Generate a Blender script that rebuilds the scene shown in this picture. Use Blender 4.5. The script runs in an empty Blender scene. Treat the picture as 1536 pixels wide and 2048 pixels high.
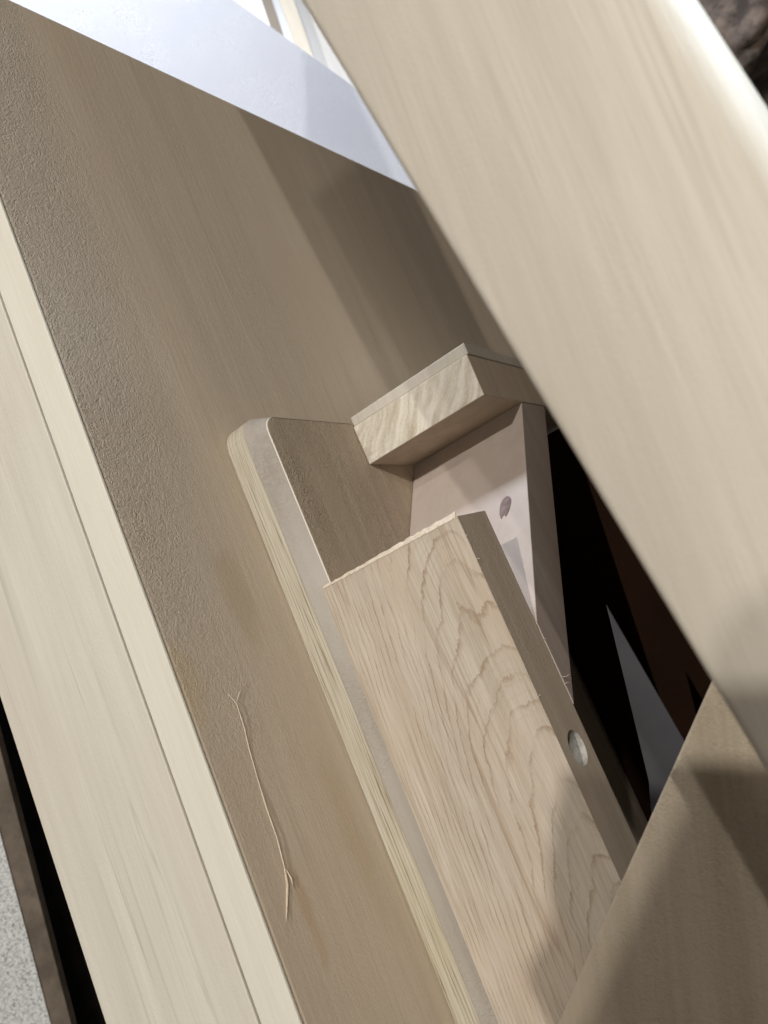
import bpy, bmesh, math, random
from mathutils import Vector, Matrix

random.seed(7)
S = bpy.context.scene
COL = S.collection

# ------------------------------------------------------------------ camera
# World frame: x across the frame of the seat, y away from the viewer, z up. Floor at z = 0.
def P(u, v, w):                       # u across, v height above the rail line, w towards the viewer
    return Vector((u, -w, v + 1.0))

cam_d = bpy.data.cameras.new('camera')
cam = bpy.data.objects.new('camera', cam_d)
COL.objects.link(cam)
Ux, Vx, Wx = (0.76225, -0.43427, -0.47999), (-0.38779, -0.90011, 0.19854), (-0.51826, 0.03480, -0.85452)
def cvdir(i):                         # photo axis i (right, down, forward) in the world
    return Vector((Ux[i], -Wx[i], Vx[i]))
right, down, fwd = cvdir(0).normalized(), cvdir(1).normalized(), cvdir(2).normalized()
R = Matrix((right, -down, -fwd)).transposed()
cam.matrix_world = Matrix.Translation(P(0.45929, -0.28611, 0.67026)) @ R.to_4x4()
cam_d.sensor_fit = 'VERTICAL'
cam_d.sensor_height = 36.0
cam_d.sensor_width = 27.0
cam_d.lens = 36.0 * 1817.0 / 2048.0
cam_d.clip_start = 0.02
cam_d.clip_end = 60
cam_d.dof.use_dof = True
cam_d.dof.focus_distance = 0.80
cam_d.dof.aperture_fstop = 8.5
S.camera = cam

# ------------------------------------------------------------------ world and lamps
W = bpy.data.worlds.new('World')
S.world = W
W.use_nodes = True
bg = W.node_tree.nodes['Background']
bg.inputs['Color'].default_value = (1.0, 0.66, 0.38, 1)
bg.inputs['Strength'].default_value = 0.04

def lamp(name, pos, target, power, color, radius, kind='POINT', size=None):
    d = bpy.data.lights.new(name, kind)
    d.energy = power
    d.color = color
    if kind == 'AREA':
        d.shape = 'RECTANGLE'
        d.size, d.size_y = size
    else:
        d.shadow_soft_size = radius
    o = bpy.data.objects.new(name, d)
    COL.objects.link(o)
    o.location = pos
    o.rotation_euler = (target - pos).to_track_quat('-Z', 'Y').to_euler()
    return o

# main workshop lamp high behind the camera, a weaker one further right, then added fill lamps
K1 = P(0.88, 1.02, 3.80)
KA = P(1.92, 1.00, 3.40)
KB = P(1.70, 1.75, 3.50)
lamp('workshop_lamp', K1, P(0, 0, 0), 310, (1.0, 0.955, 0.89), 0.012)
lamp('bench_lamp', KA, P(0, 0, 0), 200, (1.0, 0.96, 0.90), 0.022)
lamp('shelf_lamp', KB, P(0, 0, 0), 120, (1.0, 0.97, 0.94), 0.03)
wl = lamp('side_window', P(1.45, 0.62, -0.16), P(0.472, 0.0, 0.28), 1.3, (0.74, 0.87, 1.0), 0, 'AREA', (0.25, 0.3))  # added cool lamp, aimed only at the near board's rounded edge
wl.data.spread = math.radians(32)
fl_ = lamp('bench_bounce', P(1.5, -0.85, 1.7), P(-0.05, -0.62, 0.1), 8, (1.0, 0.92, 0.80), 0, 'AREA', (0.9, 0.9))  # added soft fill to brighten the lower part of the dusty panel
fl_.data.spread = math.radians(75)
bl = lamp('back_skylight', P(-0.30, 2.1, 0.1), P(-0.25, 0.85, -0.8), 33, (0.80, 0.88, 1.0), 0, 'AREA', (0.5, 0.5))  # added cool fill to brighten the white sheet at the back
bl.data.spread = math.radians(80)

S.view_settings.view_transform = 'Standard'
S.view_settings.look = 'None'
S.view_settings.gamma = 1
S.view_settings.exposure = 0.0
S.view_settings.use_curve_mapping = False
S.render.engine = 'CYCLES'

# ------------------------------------------------------------------ materials
class NT:
    def __init__(self, name):
        self.m = bpy.data.materials.new(name)
        self.m.use_nodes = True
        self.t = self.m.node_tree
        self.n = self.t.nodes
        self.b = self.n['Principled BSDF']
        self.tc = self.n.new('ShaderNodeTexCoord').outputs['Object']
    def link(self, a, b):
        self.t.links.new(a, b)
    def val(self, sock, x):
        if isinstance(x, (int, float)):
            sock.default_value = x
        elif isinstance(x, tuple):
            sock.default_value = x if len(x) == len(sock.default_value) else tuple(x) + (1,)
        else:
            self.link(x, sock)
    def math(self, op, a, b=0.0, c=None, clamp=False):
        n = self.n.new('ShaderNodeMath'); n.operation = op; n.use_clamp = clamp
        self.val(n.inputs[0], a); self.val(n.inputs[1], b)
        if c is not None: self.val(n.inputs[2], c)
        return n.outputs[0]
    def mapping(self, scale=(1, 1, 1), loc=(0, 0, 0), rot=(0, 0, 0), vec=None):
        n = self.n.new('ShaderNodeMapping')
        self.link(vec or self.tc, n.inputs['Vector'])
        n.inputs['Scale'].default_value = scale
        n.inputs['Location'].default_value = loc
        n.inputs['Rotation'].default_value = rot
        return n.outputs[0]
    def noise(self, vec, scale=1.0, detail=3.0, rough=0.5, dist=0.0):
        n = self.n.new('ShaderNodeTexNoise')
        self.link(vec, n.inputs['Vector'])
        n.inputs['Scale'].default_value = scale
        n.inputs['Detail'].default_value = detail
        n.inputs['Roughness'].default_value = rough
        n.inputs['Distortion'].default_value = dist
        return n.outputs['Fac']
    def ramp(self, fac, stops, interp='LINEAR'):
        n = self.n.new('ShaderNodeValToRGB')
        n.color_ramp.interpolation = interp
        e = n.color_ramp.elements
        while len(e) < len(stops): e.new(0.5)
        for k, (p, c) in enumerate(stops):
            e[k].position = p
            e[k].color = (c, c, c, 1) if isinstance(c, (int, float)) else tuple(c) + (1,)
        self.link(fac, n.inputs['Fac'])
        return n.outputs['Color']
    def mix(self, fac, a, b, mode='MIX'):
        n = self.n.new('ShaderNodeMix'); n.data_type = 'RGBA'; n.blend_type = mode
        self.val(n.inputs[0], fac); self.val(n.inputs[6], a); self.val(n.inputs[7], b)
        return n.outputs[2]
    def xyz(self, vec=None):
        n = self.n.new('ShaderNodeSeparateXYZ')
        self.link(vec or self.tc, n.inputs[0])
        return n.outputs
    def spot(self, centre, radii, soft=0.0, wob=0.0):
        """soft ellipsoidal blotch, 1 at the centre, 0 outside"""
        v = self.mapping(tuple(1.0 / r for r in radii), tuple(-c / r for c, r in zip(centre, radii)))
        if wob:
            v2 = self.n.new('ShaderNodeTexNoise'); self.link(self.tc, v2.inputs['Vector'])
            v2.inputs['Scale'].default_value = 40
            m = self.n.new('ShaderNodeVectorMath'); m.operation = 'MULTIPLY_ADD'
            self.link(v2.outputs['Color'], m.inputs[0]); m.inputs[1].default_value = (wob,) * 3
            self.link(v, m.inputs[2]); v = m.outputs[0]
        l = self.n.new('ShaderNodeVectorMath'); l.operation = 'LENGTH'
        self.link(v, l.inputs[0])
        return self.math('SUBTRACT', 1.0, l.outputs['Value'], clamp=True)
    def bump(self, h, strength, dist=0.001, prev=None):
        n = self.n.new('ShaderNodeBump')
        self.val(n.inputs['Strength'], strength)
        n.inputs['Distance'].default_value = dist
        self.link(h, n.inputs['Height'])
        if prev is not None: self.link(prev, n.inputs['Normal'])
        return n.outputs['Normal']
    def done(self, color, rough=0.6, normal=None, spec=0.3):
        self.val(self.b.inputs['Base Color'], color)
        self.val(self.b.inputs['Roughness'], rough)
        self.b.inputs['Specular IOR Level'].default_value = spec
        if normal is not None: self.link(normal, self.b.inputs['Normal'])
        return self.m

def wood(name, light, dark, blotch=None, seed=0.0, streak=1.0, fine=1.0, dust=0.0, rough=0.55, rotx=0.0, roty=0.0,
         spots=(), lines=0.0, band=None):
    t = NT(name)
    v = t.mapping((1, 1, 1), (seed, seed * 1.7, seed * 0.6), (rotx, roty, 0))
    wob = t.noise(t.mapping((9, 9, 2.2), vec=v), 1.0, 2.0)
    # slow tonal bands along the grain
    a = t.noise(t.mapping((46, 46, 2.6), vec=v), 1.0, 4.0, 0.55, 0.5)
    b = t.noise(t.mapping((210, 210, 9), vec=v), 1.0, 3.0, 0.6, 0.4)
    c = t.noise(t.mapping((900, 900, 45), vec=v), 1.0, 2.0, 0.6)
    f = t.math('ADD', t.math('MULTIPLY', a, 0.58 * streak), t.math('MULTIPLY', b, 0.27 * fine))
    f = t.math('ADD', f, t.math('MULTIPLY', c, 0.15 * fine))
    f = t.math('ADD', f, 0.5 * (1 - (0.58 * streak + 0.42 * fine)))
    col = t.ramp(f, [(0.30, dark), (0.62, light)])
    # cloudy blotches
    bl = t.noise(t.mapping((7, 7, 3), vec=v), 1.0, 4.0, 0.6)
    if blotch:
        col = t.mix(t.ramp(bl, [(0.46, 0.0), (0.70, 0.85)]), col, blotch)
    if lines:
        q = t.noise(t.mapping((60, 60, 0.9), (3, 5, 1), vec=v), 1.0, 2.0, 0.5, 0.5)
        ln = t.math('ABSOLUTE', t.math('SUBTRACT', q, 0.5))
        ln = t.ramp(ln, [(0.0, 1.0), (0.02, 0.0)])
        brk = t.ramp(t.noise(t.mapping((24, 24, 5), (8, 1, 4), vec=v), 1.0, 3.0), [(0.42, 0.0), (0.66, 1.0)])
        col = t.mix(t.math('MULTIPLY', t.math('MULTIPLY', ln, brk), lines), col, tuple(x * 0.55 for x in dark))
    for (centre, radii, colr, amt) in spots:
        s = t.spot(centre, radii, wob=0.7)
        s = t.math('MULTIPLY', t.ramp(s, [(0.0, 0.0), (0.55, 1.0)], 'EASE'), amt)
        col = t.mix(s, col, colr)
    nrm = t.bump(t.math('ADD', b, t.math('MULTIPLY', c, 0.7)), 0.22, 0.0012)
    if dust:
        d1 = t.noise(t.mapping((1, 1, 1), vec=v), 210, 3.0, 0.6, 1.8)
        d2 = t.noise(t.mapping((1, 1, 1), vec=v), 95, 3.0, 0.6, 0.6)
        mask = t.ramp(t.noise(t.mapping((12, 12, 5), (2, 2, 7), vec=v), 1.0, 3.0), [(0.36, 0.15), (0.62, 1.0)])
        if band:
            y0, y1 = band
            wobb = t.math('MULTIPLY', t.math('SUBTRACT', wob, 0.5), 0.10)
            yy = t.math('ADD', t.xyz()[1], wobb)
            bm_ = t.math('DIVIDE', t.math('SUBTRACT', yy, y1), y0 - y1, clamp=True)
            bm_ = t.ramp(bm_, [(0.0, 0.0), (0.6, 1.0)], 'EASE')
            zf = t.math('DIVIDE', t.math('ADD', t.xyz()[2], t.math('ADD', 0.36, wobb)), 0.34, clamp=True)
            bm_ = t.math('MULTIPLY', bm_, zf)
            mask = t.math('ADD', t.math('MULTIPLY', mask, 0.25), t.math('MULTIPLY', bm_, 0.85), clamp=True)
            col = t.mix(t.math('MULTIPLY', bm_, 0.55), col, (0.56, 0.51, 0.445))  # dust tone that also paints the panel's lit front strip paler
        amt = t.math('MULTIPLY', mask, dust)
        nrm = t.bump(d2, t.math('MULTIPLY', amt, 0.3), 0.002, nrm)
        nrm = t.bump(d1, amt, 0.0036, nrm)
        col = t.mix(t.math('MULTIPLY', t.ramp(d1, [(0.35, 1.0), (0.5, 0.0)]), t.math('MULTIPLY', amt, 0.4)), col,
                    tuple(x * 0.72 for x in dark))
    return t.done(col, rough, nrm, 0.25)

CREAM, CREAMD = (0.72, 0.655, 0.545), (0.60, 0.53, 0.42)
M = {}
M['plank'] = wood('plank_maple', (0.69, 0.66, 0.58), (0.59, 0.55, 0.465), (0.63, 0.575, 0.49), 1.3, 1.0, 0.7, 0.12, lines=0.45)
M['edging'] = wood('edging_birch', (0.75, 0.72, 0.63), (0.66, 0.625, 0.53), None, 4.1, 0.8, 1.1, 0.05)
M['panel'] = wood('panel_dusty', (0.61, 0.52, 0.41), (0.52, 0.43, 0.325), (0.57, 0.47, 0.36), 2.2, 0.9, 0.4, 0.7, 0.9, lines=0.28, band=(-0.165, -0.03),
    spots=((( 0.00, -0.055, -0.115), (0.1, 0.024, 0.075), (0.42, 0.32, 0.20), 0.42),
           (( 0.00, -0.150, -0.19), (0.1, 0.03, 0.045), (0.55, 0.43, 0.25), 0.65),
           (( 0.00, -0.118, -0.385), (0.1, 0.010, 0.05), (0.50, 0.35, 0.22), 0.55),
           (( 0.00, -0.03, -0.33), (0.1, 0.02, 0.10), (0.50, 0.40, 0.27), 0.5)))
M['board'] = wood('board_ash', (0.545, 0.50, 0.425), (0.45, 0.408, 0.338), (0.495, 0.45, 0.388), 6.4, 1.2, 1.3, 0.1, 0.6, lines=0.3, roty=math.radians(-5))
M['lower'] = wood('lower_board_dusty', (0.58, 0.495, 0.38), (0.44, 0.365, 0.265), (0.51, 0.425, 0.315), 3.7, 1.2, 1.0, 0.5, 0.85, roty=math.radians(-20))
M['rail_side'] = wood('rail_side_wood', (0.55, 0.46, 0.36), (0.42, 0.335, 0.25), None, 8.8, 1.0, 0.8, 0.2)
M['back'] = wood('pink_pine', (0.50, 0.425, 0.375), (0.43, 0.36, 0.315), None, 5.5, 0.9, 0.7, 0.05, 0.5)
M['back_edge'] = wood('pine_edge', (0.40, 0.33, 0.285), (0.31, 0.25, 0.21), None, 9.5, 1.0, 1.0, 0.3)
M['inner'] = wood('inner_veneer', (0.50, 0.415, 0.315), (0.37, 0.29, 0.205), None, 12.3, 1.0, 0.5, 0.8, 0.6)
M['chamfer'] = wood('planed_chamfer', (0.39, 0.35, 0.30), (0.29, 0.255, 0.215), (0.44, 0.405, 0.36), 7.9, 0.8, 0.6, 0.5, 0.5)  # darker than the ply: shade of the turned face put into the colour
M['cream_far'] = wood('far_cream', (0.46, 0.41, 0.33), (0.40, 0.35, 0.275), None, 15.0, 1.0, 0.5)
M['brown_far'] = wood('far_brown', (0.20, 0.165, 0.13), (0.16, 0.13, 0.10), None, 16.0, 1.0, 0.5)

def mat_front():
    t = NT('figured_birch')
    x, y, z = t.xyz()
    n1 = t.noise(t.mapping((16, 16, 7)), 1.0, 2.0)
    n2 = t.noise(t.mapping((190, 190, 90)), 1.0, 4.0, 0.7)
    n3 = t.noise(t.mapping((520, 520, 22)), 1.0, 3.0, 0.6)
    n4 = t.noise(t.mapping((60, 60, 4), (5, 2, 1)), 1.0, 3.0)
    xc = t.math('ADD', 0.118, t.math('MULTIPLY', z, -0.085))      # arch axis drifts to the edge lower down
    dx = t.math('SUBTRACT', x, xc)
    q = t.math('ADD', z, t.math('MULTIPLY', t.math('MULTIPLY', dx, dx), 30.0))
    q = t.math('ADD', q, t.math('MULTIPLY', t.math('SUBTRACT', n1, 0.5), 0.11))
    q = t.math('ADD', q, t.math('MULTIPLY', t.math('SUBTRACT', n2, 0.5), 0.019))
    def rings(period, width, off):
        fr = t.math('FRACT', t.math('DIVIDE', t.math('ADD', q, off), period))
        return t.ramp(fr, [(0.0, 0.25), (width, 0.0), (1 - width * 6, 0.0), (1 - width * 0.8, 1.0), (1.0, 0.25)])
    l1 = rings(0.031, 0.035, 5.0)
    l2 = rings(0.0117, 0.05, 5.3)
    brk = t.ramp(t.noise(t.mapping((34, 34, 20), (1, 8, 3)), 1.0, 3.0, 0.6), [(0.38, 0.1), (0.6, 1.0)])
    brk2 = t.ramp(t.noise(t.mapping((22, 22, 9), (4, 1, 9)), 1.0, 3.0, 0.6), [(0.48, 0.0), (0.66, 0.8)])
    base = t.ramp(t.math('ADD', t.math('MULTIPLY', n3, 0.5), t.math('MULTIPLY', n4, 0.5)),
                  [(0.36, (0.42, 0.355, 0.275)), (0.60, (0.575, 0.512, 0.432))])
    warm = t.ramp(t.noise(t.mapping((20, 20, 7), (9, 9, 2)), 1.0, 3.0), [(0.45, 0.0), (0.7, 0.6)])
    frb = t.math('FRACT', t.math('DIVIDE', t.math('ADD', q, 5.0), 0.031))
    frb = t.math('MULTIPLY', t.math('POWER', frb, 3.0), 0.38)
    base = t.mix(t.math('MULTIPLY', frb, brk), base, (0.42, 0.32, 0.225))
    col = t.mix(warm, base, (0.56, 0.45, 0.345))
    col = t.mix(t.math('MULTIPLY', t.math('MULTIPLY', l1, brk), 0.68), col, (0.25, 0.165, 0.10))
    col = t.mix(t.math('MULTIPLY', t.math('MULTIPLY', l2, brk2), 0.38), col, (0.36, 0.26, 0.17))
    ql = t.noise(t.mapping((48, 48, 1.3), (7, 3, 2)), 1.0, 3.0, 0.6, 0.6)
    ln = t.ramp(t.math('ABSOLUTE', t.math('SUBTRACT', ql, 0.5)), [(0.0, 1.0), (0.018, 0.0)])
    lb = t.ramp(t.noise(t.mapping((20, 20, 4), (6, 6, 6)), 1.0, 3.0), [(0.45, 0.0), (0.6, 1.0)])
    col = t.mix(t.math('MULTIPLY', t.math('MULTIPLY', ln, lb), 0.5), col, (0.28, 0.185, 0.11))
    pale = t.ramp(t.noise(t.mapping((120, 120, 9), (2, 6, 5), (0, 0.25, 0)), 1.0, 3.0), [(0.58, 0.0), (0.72, 0.55)])
    pale = t.math('MULTIPLY', pale, 0.7)
    col = t.mix(pale, col, (0.67, 0.605, 0.515))
    nrm = t.bump(t.math('ADD', n3, t.math('MULTIPLY', n2, 0.5)), 0.35, 0.0012)
    return t.done(col, 0.55, nrm, 0.25)
M['front'] = mat_front()

def mat_ply():
    t = NT('plywood_edge')
    d = t.noise(t.mapping((60, 60, 9)), 1.0, 2.0)
    x, y, z = t.xyz()
    xx = t.math('ADD', x, t.math('MULTIPLY', t.math('SUBTRACT', d, 0.5), 0.005))
    cmb = t.n.new('ShaderNodeCombineXYZ')
    t.link(xx, cmb.inputs[0]); t.link(t.math('MULTIPLY', z, 0.012), cmb.inputs[2])
    a = t.noise(cmb.outputs[0], 560, 3.0, 0.7)
    f = t.noise(t.mapping((1100, 1100, 32)), 1.0, 3.0, 0.6)
    h = t.math('ADD', t.math('MULTIPLY', a, 0.72), t.math('MULTIPLY', f, 0.28))
    col = t.ramp(h, [(0.37, (0.22, 0.175, 0.11)), (0.45, (0.42, 0.375, 0.285)), (0.58, (0.56, 0.52, 0.43))])
    s = t.spot((0, 0, -0.42), (0.2, 0.2, 0.10), wob=0.8)
    col = t.mix(t.math('MULTIPLY', s, 0.4), col, (0.50, 0.42, 0.22))
    return t.done(col, 0.65, t.bump(h, 0.7, 0.0015), 0.2)
M['ply'] = mat_ply()

def mat_end():
    t = NT('end_grain')
    v = t.mapping((1, 1, 1), (0, 0, 0), (0, math.radians(-38), 0))
    bend = t.noise(t.mapping((18, 18, 18)), 1.0, 2.0)
    x, y, z = t.xyz(v)
    cmb = t.n.new('ShaderNodeCombineXYZ')
    t.link(t.math('ADD', x, t.math('MULTIPLY', bend, 0.022)), cmb.inputs[0])
    t.link(t.math('MULTIPLY', z, 0.13), cmb.inputs[2])
    a = t.noise(cmb.outputs[0], 130, 4.0, 0.62)
    b = t.noise(t.mapping((300, 300, 300)), 1.0, 3.0, 0.6)
    h = t.math('ADD', t.math('MULTIPLY', a, 0.8), t.math('MULTIPLY', b, 0.2))
    col = t.ramp(h, [(0.33, (0.40, 0.34, 0.255)), (0.47, (0.54, 0.485, 0.39)), (0.6, (0.66, 0.61, 0.52))])
    s = t.math('MULTIPLY', t.ramp(t.spot((0.005, 0, -0.005), (0.055, 0.2, 0.055), wob=0.9), [(0, 0.0), (0.5, 1.0)]),
               t.ramp(t.noise(t.mapping((90, 90, 200), (1, 1, 1), (0, 0.6, 0)), 1.0, 3.0, 0.6), [(0.42, 0.0), (0.6, 1.0)]))
    col = t.mix(t.math('MULTIPLY', s, 0.65), col, (0.33, 0.285, 0.215))
    return t.done(col, 0.65, t.bump(h, 0.35, 0.0012), 0.2)
M['end'] = mat_end()

def mat_white():
    t = NT('white_primer')
    a = t.noise(t.mapping((14, 14, 14)), 1.0, 4.0, 0.6)
    d = t.noise(t.mapping((1, 1, 1)), 330, 3.0, 0.65, 1.2)
    mask = t.ramp(a, [(0.40, 0.1), (0.62, 1.0)])
    col = t.ramp(a, [(0.30, (0.60, 0.62, 0.69)), (0.70, (0.64, 0.66, 0.72))])
    col = t.mix(t.math('MULTIPLY', t.math('MULTIPLY', t.ramp(d, [(0.36, 1.0), (0.48, 0.0)]), mask), 0.45), col, (0.42, 0.43, 0.49))
    return t.done(col, 0.5, t.bump(d, t.math('MULTIPLY', mask, 0.6), 0.002), 0.3)
M['white'] = mat_white()

def flat(name, c1, c2, scale=30, rough=0.6, bump=0.0, spec=0.3):
    t = NT(name)
    a = t.noise(t.tc, scale, 4.0, 0.6)
    return t.done(t.ramp(a, [(0.35, c1), (0.65, c2)]), rough, t.bump(a, bump, 0.003) if bump else None, spec)
M['charcoal'] = flat('charcoal_laminate', (0.085, 0.083, 0.092), (0.11, 0.107, 0.115), 12, 0.85, 0.0, 0.1)  # grey for the sheet that draws the light patch
M['darkbrown'] = flat('dark_stain', (0.018, 0.0075, 0.0035), (0.026, 0.0105, 0.005), 6, 0.8, 0.0, 0.1)  # deep shade of the gap painted as a near-black brown
M['knot'] = flat('dark_knot', (0.12, 0.072, 0.06), (0.22, 0.145, 0.125), 130, 0.5, 0.3)
M['far_white'] = flat('far_white_paint', (0.80, 0.80, 0.80), (0.84, 0.835, 0.82), 4, 0.5)
M['bark'] = flat('rough_bark', (0.03, 0.021, 0.016), (0.12, 0.088, 0.066), 22, 0.8, 0.8)
M['umber'] = flat('umber_rail', (0.10, 0.08, 0.06), (0.17, 0.135, 0.105), 30, 0.7)  # brown of the painted shade strip, shared with the log wall
M['black'] = flat('black_foam', (0.008, 0.007, 0.006), (0.014, 0.012, 0.010), 30, 0.9, 0.0, 0.05)  # near-black painting the shade left of the plank
M['floor'] = flat('concrete', (0.22, 0.21, 0.20), (0.30, 0.29, 0.28), 9, 0.85, 0.3)
M['fibre'] = flat('wood_fibre', (0.56, 0.47, 0.36), (0.70, 0.61, 0.49), 200, 0.6)
M['hole'] = flat('bored_wood', (0.38, 0.36, 0.32), (0.50, 0.48, 0.44), 240, 0.45, 0.3)

def mat_speck():
    t = NT('speckled_stone')
    a = t.noise(t.tc, 230, 4.0, 0.7, 0.6)
    col = t.ramp(a, [(0.36, (0.24, 0.25, 0.25)), (0.47, (0.50, 0.51, 0.50)), (0.6, (0.68, 0.69, 0.68))])
    return t.done(col, 0.5, t.bump(a, 0.5, 0.002), 0.4)
M['speck'] = mat_speck()

# ------------------------------------------------------------------ builders
def link_mesh(name, bm, mat, base, parent=None, bevel=0.0, smooth=False):
    me = bpy.data.meshes.new(name)
    bmesh.ops.recalc_face_normals(bm, faces=bm.faces)
    bm.to_mesh(me); bm.free()
    o = bpy.data.objects.new(name, me)
    COL.objects.link(o)
    o.data.materials.append(mat)
    if parent is not None:
        o.parent = parent
        o.location = Vector(base) - parent.location
    else:
        o.location = base
    if bevel:
        md = o.modifiers.new('bevel', 'BEVEL')
        md.width = bevel; md.segments = 3; md.limit_method = 'ANGLE'; md.angle_limit = math.radians(30)
        md.harden_normals = False
    if smooth:
        for p in me.polygons: p.use_smooth = True
    return o

def prism(pts, ext, base):
    """closed polygon pts (world Vectors) swept by the vector ext; verts relative to base"""
    bm = bmesh.new()
    a = [bm.verts.new(p - Vector(base)) for p in pts]
    b = [bm.verts.new(p + ext - Vector(base)) for p in pts]
    bm.faces.new(a); bm.faces.new(b[::-1])
    n = len(pts)
    for i in range(n):
        bm.faces.new((a[i], b[i], b[(i + 1) % n], a[(i + 1) % n]))
    return bm

def tag(o, label, cat, group=None):
    o['label'] = label; o['category'] = cat
    if group: o['group'] = group
    return o

def empty(name, loc):
    o = bpy.data.objects.new(name, None)
    COL.objects.link(o)
    o.location = loc
    o.empty_display_size = 0.05
    return o

# ------------------------------------------------------------------ floor
bm = prism([Vector((-4, -5, 0)), Vector((4, -5, 0)), Vector((4, 5, 0)), Vector((-4, 5, 0))], Vector((0, 0, -0.1)), (0, 0, 0))
fl = link_mesh('floor', bm, M['floor'], (0, 0, 0)); fl['kind'] = 'structure'

# ------------------------------------------------------------------ tall dusty panel on the left with its front edging
UB = -0.048
root = empty('tall_side_panel', P(UB - 0.018, -1.0, -0.4))
tag(root, 'large dusty tan panel in shade with a pale front edge strip', 'panel')
pts = [P(UB, -1.0, 0.165), P(UB, 0.5085, 0.165), P(UB, 0.5815, -1.0), P(UB, -1.0, -1.0)]
bm = prism(pts, Vector((-0.0355, 0, 0)), P(UB, 0.0, 0.0))
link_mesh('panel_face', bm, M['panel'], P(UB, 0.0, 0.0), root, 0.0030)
pts = [P(UB + 0.0005, -1.0, 0.1655), P(UB + 0.0005, 0.5085, 0.1655), P(UB - 0.036, 0.5085, 0.1655), P(UB - 0.036, -1.0, 0.1655)]
bm = prism(pts, Vector((0, -0.003, 0)), P(UB, 0, 0.165))
link_mesh('front_edging', bm, M['edging'], P(UB, 0, 0.165), root, 0.0008)

# ------------------------------------------------------------------ wide pale plank beside it
x0, x1 = UB - 0.0390, -0.2585
prof = [(x0, 0.1685), (x1 + 0.007, 0.1685), (x1 - 0.004, 0.158), (x1, 0.128), (x0, 0.128)]
bm = prism([P(u, -1.0, w) for u, w in prof], Vector((0, 0, 1.52)), P(-0.16, -1.0, 0.15))
o = link_mesh('wide_plank', bm, M['plank'], P(-0.16, -1.0, 0.15), None, 0.0012)
tag(o, 'pale maple plank at the far left, beside the thin dark seam', 'plank')

# ------------------------------------------------------------------ seat frame: rounded end panel, top rail, front rail, sloping back board
frame = empty('seat_frame', P(0.05, -1.0, -0.2))
tag(frame, 'unfinished wooden seat frame with rounded plywood end, rails and sloping back', 'furniture frame')

def rounded_outline(front, top, back, bottom, r, n=9):
    """outline in the (w, v) plane, round at the front top corner"""
    pts = [(front, bottom)]
    for k in range(n + 1):
        a = math.pi / 2 * k / n
        pts.append((front - r + r * math.cos(a), top - r + r * math.sin(a)))
    pts += [(back, top), (back, bottom)]
    return pts
BASEF = P(-0.024, 0.0, 0.0)
def ring_body(name, prof, outline_args, mat, caps=True, smooth=False):
    """sweep a profile [(u, inset)] round the rounded outline"""
    bm = bmesh.new()
    rings = []
    for u, ins in prof:
        f, t, b, bo, r = outline_args
        o = rounded_outline(f - ins, t - ins, b, bo, max(r - ins, 0.004))
        rings.append([bm.verts.new(P(u, v, w) - BASEF) for w, v in o])
    n = len(rings[0])
    for a, b in zip(rings, rings[1:]):
        for i in range(n):
            bm.faces.new((a[i], a[(i + 1) % n], b[(i + 1) % n], b[i]))
    if caps:
        bm.faces.new(rings[0]); bm.faces.new(rings[-1][::-1])
    return link_mesh(name, bm, mat, BASEF, frame)
OUT = (0.004, 0.0195, -0.75, -1.0, 0.027)
ring_body('end_panel', [(-0.0475, 0.0022), (-0.0462, 0.0004), (-0.0225, 0.0)], OUT, M['ply'])
ring_body('chamfer', [(-0.0225, 0.0), (-0.0215, -0.0003), (-0.0035, 0.0080), (-0.0012, 0.0092)], OUT, M['chamfer'])
ring_body('veneer_rim', [(-0.0012, 0.0092), (-0.0002, 0.0097)], OUT, M['edging'], caps=False)
ring_body('inner_veneer', [(-0.0010, 0.0097), (0.0, 0.0106)], OUT, M['inner'])

# top rail with its thin cap strip
BG = P(0.0, 0.0, -0.158)
bm = prism([P(0.0006, -0.0402, -0.158), P(0.152, -0.0402, -0.158), P(0.1535, 0.0055, -0.158), P(0.0006, 0.0055, -0.158)],
           Vector((0, 0.55, 0)), BG)
rail = link_mesh('top_rail', bm, M['end'], BG, frame, 0.0010)
rail.data.materials.append(M['rail_side'])
for p in rail.data.polygons:
    if abs(p.normal.y) < 0.5: p.material_index = 1
bm = prism([P(0.0006, 0.0060, -0.160), P(0.1545, 0.0060, -0.160), P(0.155, 0.0185, -0.160), P(0.0006, 0.0170, -0.160)],
           Vector((0, 0.54, 0)), BG)
cap = link_mesh('cap_strip', bm, M['board'], BG, rail, 0.0012)
cap.location = (0, 0, 0)

# sloping back board
sl = 0.93
def hv(v): return -0.252 + sl * (-0.0446 - v)
BH = P(0.08, -0.3, hv(-0.3))
nH = Vector((0, -1, sl)).normalized()          # towards the viewer and up
TW = 0.068
vb = -0.0446 - (0.252 - 0.0445) / sl
prof = [(hv(-0.0405), -0.0405), (-0.0445, vb), (-0.0445, vb - TW / sl), (hv(-0.0405) - TW, -0.0405)]
bm = prism([P(0.0008, v, w) for w, v in prof], Vector((0.1502, 0, 0)), BH)
hbk = link_mesh('back_board', bm, M['back'], BH, frame, 0.0008)
hbk.data.materials.append(M['back_edge'])
for p in hbk.data.polygons:
    if abs(p.normal.x) > 0.5: p.material_index = 1

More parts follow.
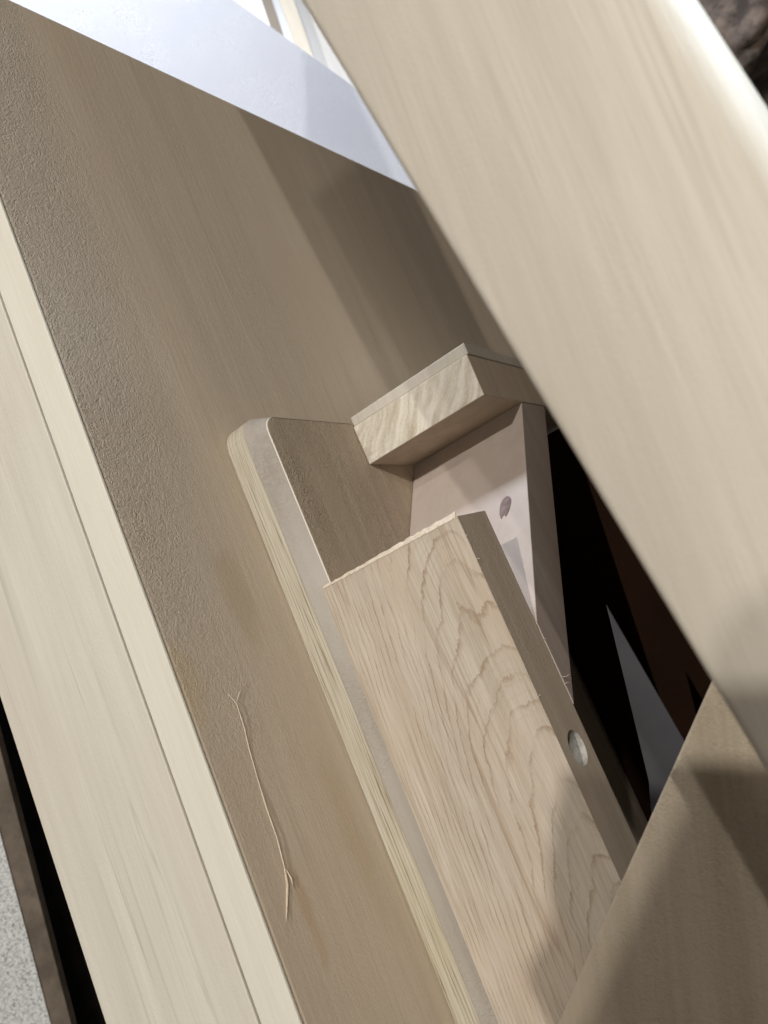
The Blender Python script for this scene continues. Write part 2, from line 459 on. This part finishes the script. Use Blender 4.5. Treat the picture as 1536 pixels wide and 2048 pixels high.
# knot in the back board: a shallow dark lens with a torn tail
def knot():
    bm = bmesh.new()
    N = 26
    t1 = Vector((1, 0, 0)); t2 = nH.cross(t1).normalized()
    if t2.z < 0: t2 = -t2
    c = P(0.1243, -0.1500, hv(-0.1500)) + nH * 0.0006
    ctr = bm.verts.new(nH * -0.0003)
    ring = []
    for k in range(N):
        a = 2 * math.pi * k / N
        rx = 0.0066 * (1 + 0.06 * math.sin(3 * a + 1))
        ry = 0.0125 if math.sin(a) > 0 else 0.0165
        sk = 0.0022 * math.sin(a)
        if 4.4 < a < 5.0: ry *= 0.72
        ring.append(bm.verts.new(t1 * (rx * math.cos(a) + sk) + t2 * (ry * math.sin(a))))
    low = [bm.verts.new(v.co - nH * 0.003) for v in ring]
    for k in range(N):
        bm.faces.new((ctr, ring[k], ring[(k + 1) % N]))
        bm.faces.new((ring[k], low[k], low[(k + 1) % N], ring[(k + 1) % N]))
    o = link_mesh('knot', bm, M['knot'], c, frame)
    o.parent = hbk; o.location = c - Vector(BH)
    return o
knot()

# front rail with a bored hole in its side
BD = P(0.0, -0.165, 0.012)
XR = 0.1505
def front_rail():
    bm = bmesh.new()
    rnd = random.Random(3)
    w0, w1 = 0.012, -0.0435
    zt = -0.1655
    # torn top edge: front outline with small nicks
    top = []
    n = 46
    for k in range(n + 1):
        u = 0.0 + XR * k / n
        top.append((u, zt - 0.0006 + rnd.uniform(-0.0006, 0.0006)))
    top[0] = (0.0, zt - 0.002)
    front = [bm.verts.new(P(u, v, w0) - BD) for u, v in top]
    back = [bm.verts.new(P(u, v + 0.003, w1) - BD) for u, v in top]
    fb = [bm.verts.new(P(u, -1.0, w0) - BD) for u in (0.0, XR)]
    bb = [bm.verts.new(P(u, -1.0, w1) - BD) for u in (0.0, XR)]
    for k in range(n):
        bm.faces.new((front[k], front[k + 1], back[k + 1], back[k]))
    bm.faces.new([fb[0], fb[1]] + front[::-1])
    bm.faces.new([bb[1], bb[0]] + back)
    bm.faces.new((fb[0], front[0], back[0], bb[0]))
    bm.faces.new((fb[0], bb[0], bb[1], fb[1]))
    # side face with a round opening
    cv, cw, r, N = -0.3705, -0.0160, 0.0146, 40
    co = [front[-1], back[-1], bb[1], fb[1]]
    hole = []
    for k in range(N):
        a = 2 * math.pi * k / N
        hole.append(bm.verts.new(P(XR, cv + r * math.sin(a), cw + r * math.cos(a)) - BD))
    # split the face into an upper and a lower half round the opening
    m1 = bm.verts.new(P(XR, cv, w0) - BD); m2 = bm.verts.new(P(XR, cv, w1) - BD)
    up = [hole[k] for k in range(0, N // 2 + 1)]
    dn = [hole[k % N] for k in range(N // 2, N + 1)]
    bm.faces.new([m1, front[-1], back[-1], m2] + up[::-1])
    bm.faces.new([m2, bb[1], fb[1], m1] + dn[::-1])
    inner = [bm.verts.new(v.co - Vector((0.055, 0, 0))) for v in hole]
    side = []
    for k in range(N):
        side.append(bm.faces.new((hole[k], hole[(k + 1) % N], inner[(k + 1) % N], inner[k])))
    side.append(bm.faces.new(inner[::-1]))
    o = link_mesh('front_rail', bm, M['front'], BD, frame)
    o.data.materials.append(M['rail_side']); o.data.materials.append(M['hole'])
    for p in o.data.polygons:
        c = p.center
        if abs(c.x - XR) < 1e-4: p.material_index = 1
        elif p.normal.y > 0.5: p.material_index = 1
        if 0.005 < (XR - c.x) <= 0.0551 and abs(c.z + 0.165 + cv + 0.0 - 0.0) < 1: 
            if (Vector((c.y, c.z)) - Vector((-cw + 0.012, cv + 0.165))).length < r * 1.05: p.material_index = 2
    return o
fr = front_rail()

# torn veneer along the cut end of the front rail
def veneer():
    bm = bmesh.new()
    rnd = random.Random(11)
    n = 40
    a, b = [], []
    for k in range(n + 1):
        u = 0.002 + (XR - 0.004) * k / n
        lift = 0.0052 * (0.35 + 0.65 * k / n) + rnd.uniform(-0.0005, 0.0005)
        a.append(bm.verts.new(P(u, -0.1668 + rnd.uniform(-0.0002, 0.0002), 0.0126) - BD))
        b.append(bm.verts.new(P(u, -0.1662 + lift, 0.0110 - 0.004 * k / n) - BD))
    for k in range(n):
        bm.faces.new((a[k], a[k + 1], b[k + 1], b[k]))
    r = bmesh.ops.extrude_face_region(bm, geom=bm.faces[:])
    for v in [g for g in r['geom'] if isinstance(g, bmesh.types.BMVert)]:
        v.co.y += 0.0009
    o = link_mesh('torn_veneer', bm, M['fibre'], BD, frame)
    o.parent = fr; o.location = (0, 0, 0)
veneer()

def strand(pts, r0, sides=6):
    """thin tapered strand through pts -> bmesh (coordinates relative to pts[0])"""
    bm = bmesh.new()
    base = pts[0]
    rings = []
    n = len(pts)
    for i, p in enumerate(pts):
        d = (pts[min(i + 1, n - 1)] - pts[max(i - 1, 0)]).normalized()
        s = d.orthogonal().normalized(); t = d.cross(s)
        f = i / (n - 1)
        r = r0[i] if isinstance(r0, list) else r0 * (0.25 + 0.75 * math.sin(math.pi * min(max(f, 0.04), 0.96)))
        rings.append([bm.verts.new(p - base + s * r * math.cos(2 * math.pi * k / sides) + t * r * math.sin(2 * math.pi * k / sides)) for k in range(sides)])
    for a, b in zip(rings, rings[1:]):
        for k in range(sides):
            bm.faces.new((a[k], a[(k + 1) % sides], b[(k + 1) % sides], b[k]))
    bm.faces.new(rings[0][::-1]); bm.faces.new(rings[-1])
    return bm, base

# loose fibres on the rail edges
rnd = random.Random(5)
spots = [(0.0, -0.168, 0.013, -1, 0.006), (XR, -0.205, 0.012, 1, 0.004), (XR, -0.283, -0.042, 1, 0.004), (XR, -0.318, -0.0435, 1, 0.009),
         (XR, -0.324, -0.0435, 1, 0.006), (0.0, -0.262, 0.013, -1, 0.005), (0.0, -0.268, 0.013, -1, 0.004), (XR, -0.322, 0.012, 1, 0.004),
         (XR, -0.185, 0.012, 1, 0.003), (XR, -0.27, -0.042, 1, 0.003)]
for (u, v, w, sgn, ln) in spots:
    p0 = P(u - sgn * 0.001, v, w)
    pts = [p0 + Vector((sgn * ln * f, rnd.uniform(-1, 1) * 0.0006 * f, rnd.uniform(-1, 1) * 0.0012 * f + 0.001 * math.sin(3 * f))) for f in (0, .33, .66, 1)]
    bm, base = strand(pts, 0.00022, 5)
    o = link_mesh('splinter', bm, M['fibre'], base, frame)
    o.parent = fr; o.location = base - Vector(BD)

# ------------------------------------------------------------------ long sliver of wood on the dusty panel
def on_panel(w, v, lift=0.0012): return P(UB + lift, v, w)
root2 = empty('wood_sliver', on_panel(0.125, -0.40))
tag(root2, 'long thin curled sliver of wood stuck to the dusty panel', 'wood sliver')
main = [(0.1205, -0.2245), (0.1165, -0.2345), (0.1172, -0.252), (0.1192, -0.2714), (0.1215, -0.292), (0.1255, -0.3184), (0.1272, -0.340), (0.1299, -0.3623),
        (0.1318, -0.3746), (0.1400, -0.387), (0.1485, -0.3966)]
pts = [on_panel(w, v, 0.0016 + 0.0012 * math.sin(i * 1.3)) for i, (w, v) in enumerate(main)]
rad = [0.0002, 0.0004, 0.0005, 0.0005, 0.0004, 0.0007, 0.0005, 0.0006, 0.0011, 0.0008, 0.0002]
bm, base = strand(pts, rad, 6)
link_mesh('shaft', bm, M['fibre'], base, root2, smooth=True)
for br, rr in (([(0.0995, -0.2210), (0.1080, -0.2265), (0.1165, -0.2345)], 0.00035), ([(0.0940, -0.2235), (0.0995, -0.2210)], 0.0003),
               ([(0.1292, -0.3640), (0.1270, -0.3720), (0.1285, -0.3790)], 0.0008)):
    pts = [on_panel(w, v, 0.0018) for w, v in br]
    bm, base = strand(pts, rr, 6)
    link_mesh('barb', bm, M['fibre'], base, root2, smooth=True)

# ------------------------------------------------------------------ near board crossing the upper right, big round-over on its right edge
def near_board():
    # cross-section in (s across, w): s = 0 left edge .. 1 right edge
    T, WF, RO = 0.050, 0.300, 0.030
    bm = bmesh.new()
    rings = []
    for v in (-1.0, -0.6, -0.3, 0.0, 0.3, 0.655):
        ul = 0.3262 - 0.0922 * v
        ur = 0.4705 - 0.040 * (v + 0.086)
        sec = [(ul, WF - T), (ul, WF - 0.004), (ul + 0.0012, WF - 0.0012), (ul + 0.004, WF)]
        for k in range(11):
            a = math.pi / 2 * (1 - k / 10)
            sec.append((ur - RO + RO * math.cos(a), WF - RO + RO * math.sin(a)))
        sec.append((ur, WF - T))
        rings.append([bm.verts.new(P(u, v + (2.2 * (u - ul) if v > 0.5 else 0.0), w) - P(0.4, -1.0, 0.28)) for u, w in sec])
    n = len(rings[0])
    for a, b in zip(rings, rings[1:]):
        for i in range(n):
            bm.faces.new((a[i], a[(i + 1) % n], b[(i + 1) % n], b[i]))
    bm.faces.new(rings[0]); bm.faces.new(rings[-1][::-1])
    o = link_mesh('near_board', bm, M['board'], P(0.4, -1.0, 0.28))
    for p in o.data.polygons:
        p.use_smooth = True
    o.data.set_sharp_from_angle(angle=math.radians(50))
    return tag(o, 'broad pale board nearest the camera, blurred, with a rounded right edge', 'board')
near_board()

# ------------------------------------------------------------------ dusty panel with a slanted edge, lower right
pl = [P(-0.02, -0.628, 0.078), P(0.42, -0.238, 0.078), P(0.95, -0.238, 0.078), P(0.95, -1.0, 0.078), P(-0.02, -1.0, 0.078)]
bm = prism(pl, Vector((0, 0.030, 0)), P(0.4, -1.0, 0.06))
o = link_mesh('slanted_panel', bm, M['lower'], P(0.4, -1.0, 0.06), None, 0.002)
tag(o, 'shaded tan dusty panel with a slanted edge in the lower right corner', 'panel')

# ------------------------------------------------------------------ stand-ins for a light patch and shade in the gap
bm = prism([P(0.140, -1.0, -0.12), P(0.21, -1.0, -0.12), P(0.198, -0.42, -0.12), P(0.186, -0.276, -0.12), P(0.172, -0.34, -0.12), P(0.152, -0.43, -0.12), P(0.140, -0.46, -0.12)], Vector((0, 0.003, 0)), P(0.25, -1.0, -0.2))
o = link_mesh('grey_sheet', bm, M['charcoal'], P(0.25, -1.0, -0.2), None, 0.001)  # outline and tone imitate a patch of light in the gap
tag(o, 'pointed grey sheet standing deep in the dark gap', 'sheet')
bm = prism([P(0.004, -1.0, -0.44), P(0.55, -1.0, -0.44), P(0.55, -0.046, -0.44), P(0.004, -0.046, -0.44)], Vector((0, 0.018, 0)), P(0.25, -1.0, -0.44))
o = link_mesh('dark_panel', bm, M['darkbrown'], P(0.25, -1.0, -0.44), None, 0.001)  # added to darken the gap, where there is only shade
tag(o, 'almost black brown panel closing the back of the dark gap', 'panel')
bm = prism([P(0.58, -1.0, 0.16), P(0.58, -1.0, -0.35), P(0.58, 0.35, -0.35), P(0.58, 0.35, 0.16)], Vector((0.03, 0, 0)), P(0.58, -1.0, -0.1))
o = link_mesh('far_side_panel', bm, M['brown_far'], P(0.58, -1.0, -0.1), None, 0.001)  # unseen panel added to keep light from the right out of the gap
tag(o, 'upright panel hidden behind the near board, closing the dark gap', 'panel')

# ------------------------------------------------------------------ background
EYE = P(0.45929, -0.28611, 0.67026)
def at(x, y, z):                       # point at depth z seen at photo position x, y
    return EYE + right * ((x - 768) / 1817 * z) + down * ((y - 1024) / 1817 * z) + fwd * z
def slab(name, corners, mat, label, cat, thick=0.02, bevel=0.001, group=None):
    pts = [at(*c) for c in corners]
    n = (pts[1] - pts[0]).cross(pts[2] - pts[0]).normalized()
    if n.dot(EYE - pts[0]) > 0: n = -n
    base = min(pts, key=lambda p: p.z)
    o = link_mesh(name, prism(pts, n * thick, base), mat, base, None, bevel)
    return tag(o, label, cat, group)
slab('white_sheet', [(-260, -100, 1.55), (120, -250, 1.66), (900, 311, 1.95), (900, 620, 1.95), (-260, 200, 1.55)], M['white'],
     'bluish white sheet leaning behind the top edge of the dusty panel', 'sheet')
slab('white_backboard', [(250, -350, 2.5), (1150, -350, 2.5), (1150, 420, 2.5), (250, 420, 2.5)], M['far_white'],
     'bright white board farthest back at the top, behind two narrow slats', 'board')
slab('brown_slat', [(474, -150, 2.38), (494, -150, 2.38), (610, 200, 2.38), (590, 200, 2.38)], M['brown_far'],
     'narrow brown slat at the top, left of the cream slat', 'slat', 0.015)
slab('cream_slat', [(509, -150, 2.36), (536, -150, 2.36), (664, 220, 2.36), (634, 220, 2.36)], M['cream_far'],
     'narrow cream slat at the top, between brown slat and near board', 'slat', 0.015)

def lump(name, c, r, label, seed):
    rn = random.Random(seed)
    bm = bmesh.new()
    bmesh.ops.create_icosphere(bm, subdivisions=4, radius=1.0)
    ph = [rn.uniform(0, 6.28) for _ in range(9)]
    for v in bm.verts:
        d = v.co.copy()
        k = 1 + 0.13 * math.sin(5 * d.x + ph[0]) * math.sin(4 * d.y + ph[1]) + 0.09 * math.sin(9 * d.z + ph[2]) * math.sin(8 * d.x + ph[3])
        k += 0.05 * math.sin(17 * d.x + ph[4]) * math.sin(15 * d.z + ph[5])
        v.co = Vector((d.x * r[0], d.y * r[1], d.z * r[2])) * k
    o = link_mesh(name, bm, M['bark'], c, None, smooth=True)
    o.rotation_euler = (rn.uniform(-0.4, 0.4), rn.uniform(-0.6, 0.6), rn.uniform(0, 3))
    return tag(o, label, 'log', 'rough logs behind the near board')
lump('bark_log', at(1450, 40, 2.0), (0.075, 0.12, 0.16), 'brown rough log nearest the rounded edge of the near board', 1)
lump('bark_log', at(1560, -10, 2.05), (0.10, 0.12, 0.075), 'dark brown log in the top right corner', 2)
lump('bark_log', at(1530, 105, 2.1), (0.05, 0.12, 0.09), 'blackish log below the corner log', 3)
lump('bark_log', at(1590, 210, 2.1), (0.09, 0.12, 0.07), 'lowest greyish log at the right border', 4)
slab('log_store_wall', [(1250, -300, 2.6), (1900, -300, 2.6), (1900, 600, 2.6), (1250, 600, 2.6)], M['umber'],
     'dark wall behind the rough logs in the top right', 'wall')

# bottom left: speckled slab cut to the lit patch, strip and sheet painting the shade
slab('speckled_slab', [(-400, 1050, 1.40), (-164, 1050, 1.40), (248, 2600, 1.40), (-400, 2600, 1.40)], M['speck'],
     'brightly lit speckled stone slab in the lower left corner', 'slab', 0.003, 0.0005)
slab('umber_rail', [(-300, 1040, 1.404), (-118, 1040, 1.404), (285, 2600, 1.404), (-300, 2600, 1.404)], M['umber'],  # shadow beside the lit patch, drawn as a brown strip
     'dull brown rail between the speckled slab and the plank', 'rail', 0.02, 0.001)
slab('black_backing', [(-400, 900, 1.52), (500, 900, 1.52), (700, 2700, 1.52), (-400, 2700, 1.52)], M['black'],  # shaded gap drawn as a black sheet
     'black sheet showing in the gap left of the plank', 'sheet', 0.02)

# unseen blocker added behind the viewer, shaped to throw the shadow over the lower right
def toward(X, w):
    t = (-w - X.y) / (K1.y - X.y)
    return X + (K1 - X) * t
pts = [toward(P(0.0445, -0.509, 0.012), 1.6), toward(P(0.0818, -0.485, 0.012), 1.6), toward(P(0.1062, -0.432, 0.012), 1.6),
       toward(P(0.1475, -0.376, 0.012), 1.6), toward(P(0.358, -0.3255, 0.3), 1.6), toward(P(0.40, -0.338, 0.3), 1.6), toward(P(0.52, -0.36, 0.3), 1.6)]
pts += [Vector((pts[-1].x + 0.1, -1.6, 0.0)), Vector((pts[-1].x - 0.05, -1.6, 0.0))]
base = Vector((0.5, -1.6, 0.0))
o = link_mesh('standing_offcut', prism(pts, Vector((0, -0.02, 0)), base), M['brown_far'], base, None, 0.004)
tag(o, 'broken offcut standing out of frame behind the viewer', 'offcut')

pts = [P(-0.10, -0.72, 0.078), P(0.09, -0.553, 0.078), P(0.27, -0.392, 0.078), P(0.95, -0.40, 0.078)]  # second added blocker, outlined along the slanted panel to keep it dark
K1s, K1 = K1, KA
pts = [toward(p, 1.1) for p in pts]
K1 = K1s
pts += [Vector((pts[-1].x, -1.1, 0.0)), Vector((pts[0].x, -1.1, 0.0))]
base = Vector((1.0, -1.1, 0.0))
o = link_mesh('standing_offcut', prism(pts, Vector((0, -0.02, 0)), base), M['brown_far'], base, None, 0.004)
tag(o, 'slanted offcut standing out of frame to the right of the viewer', 'offcut')
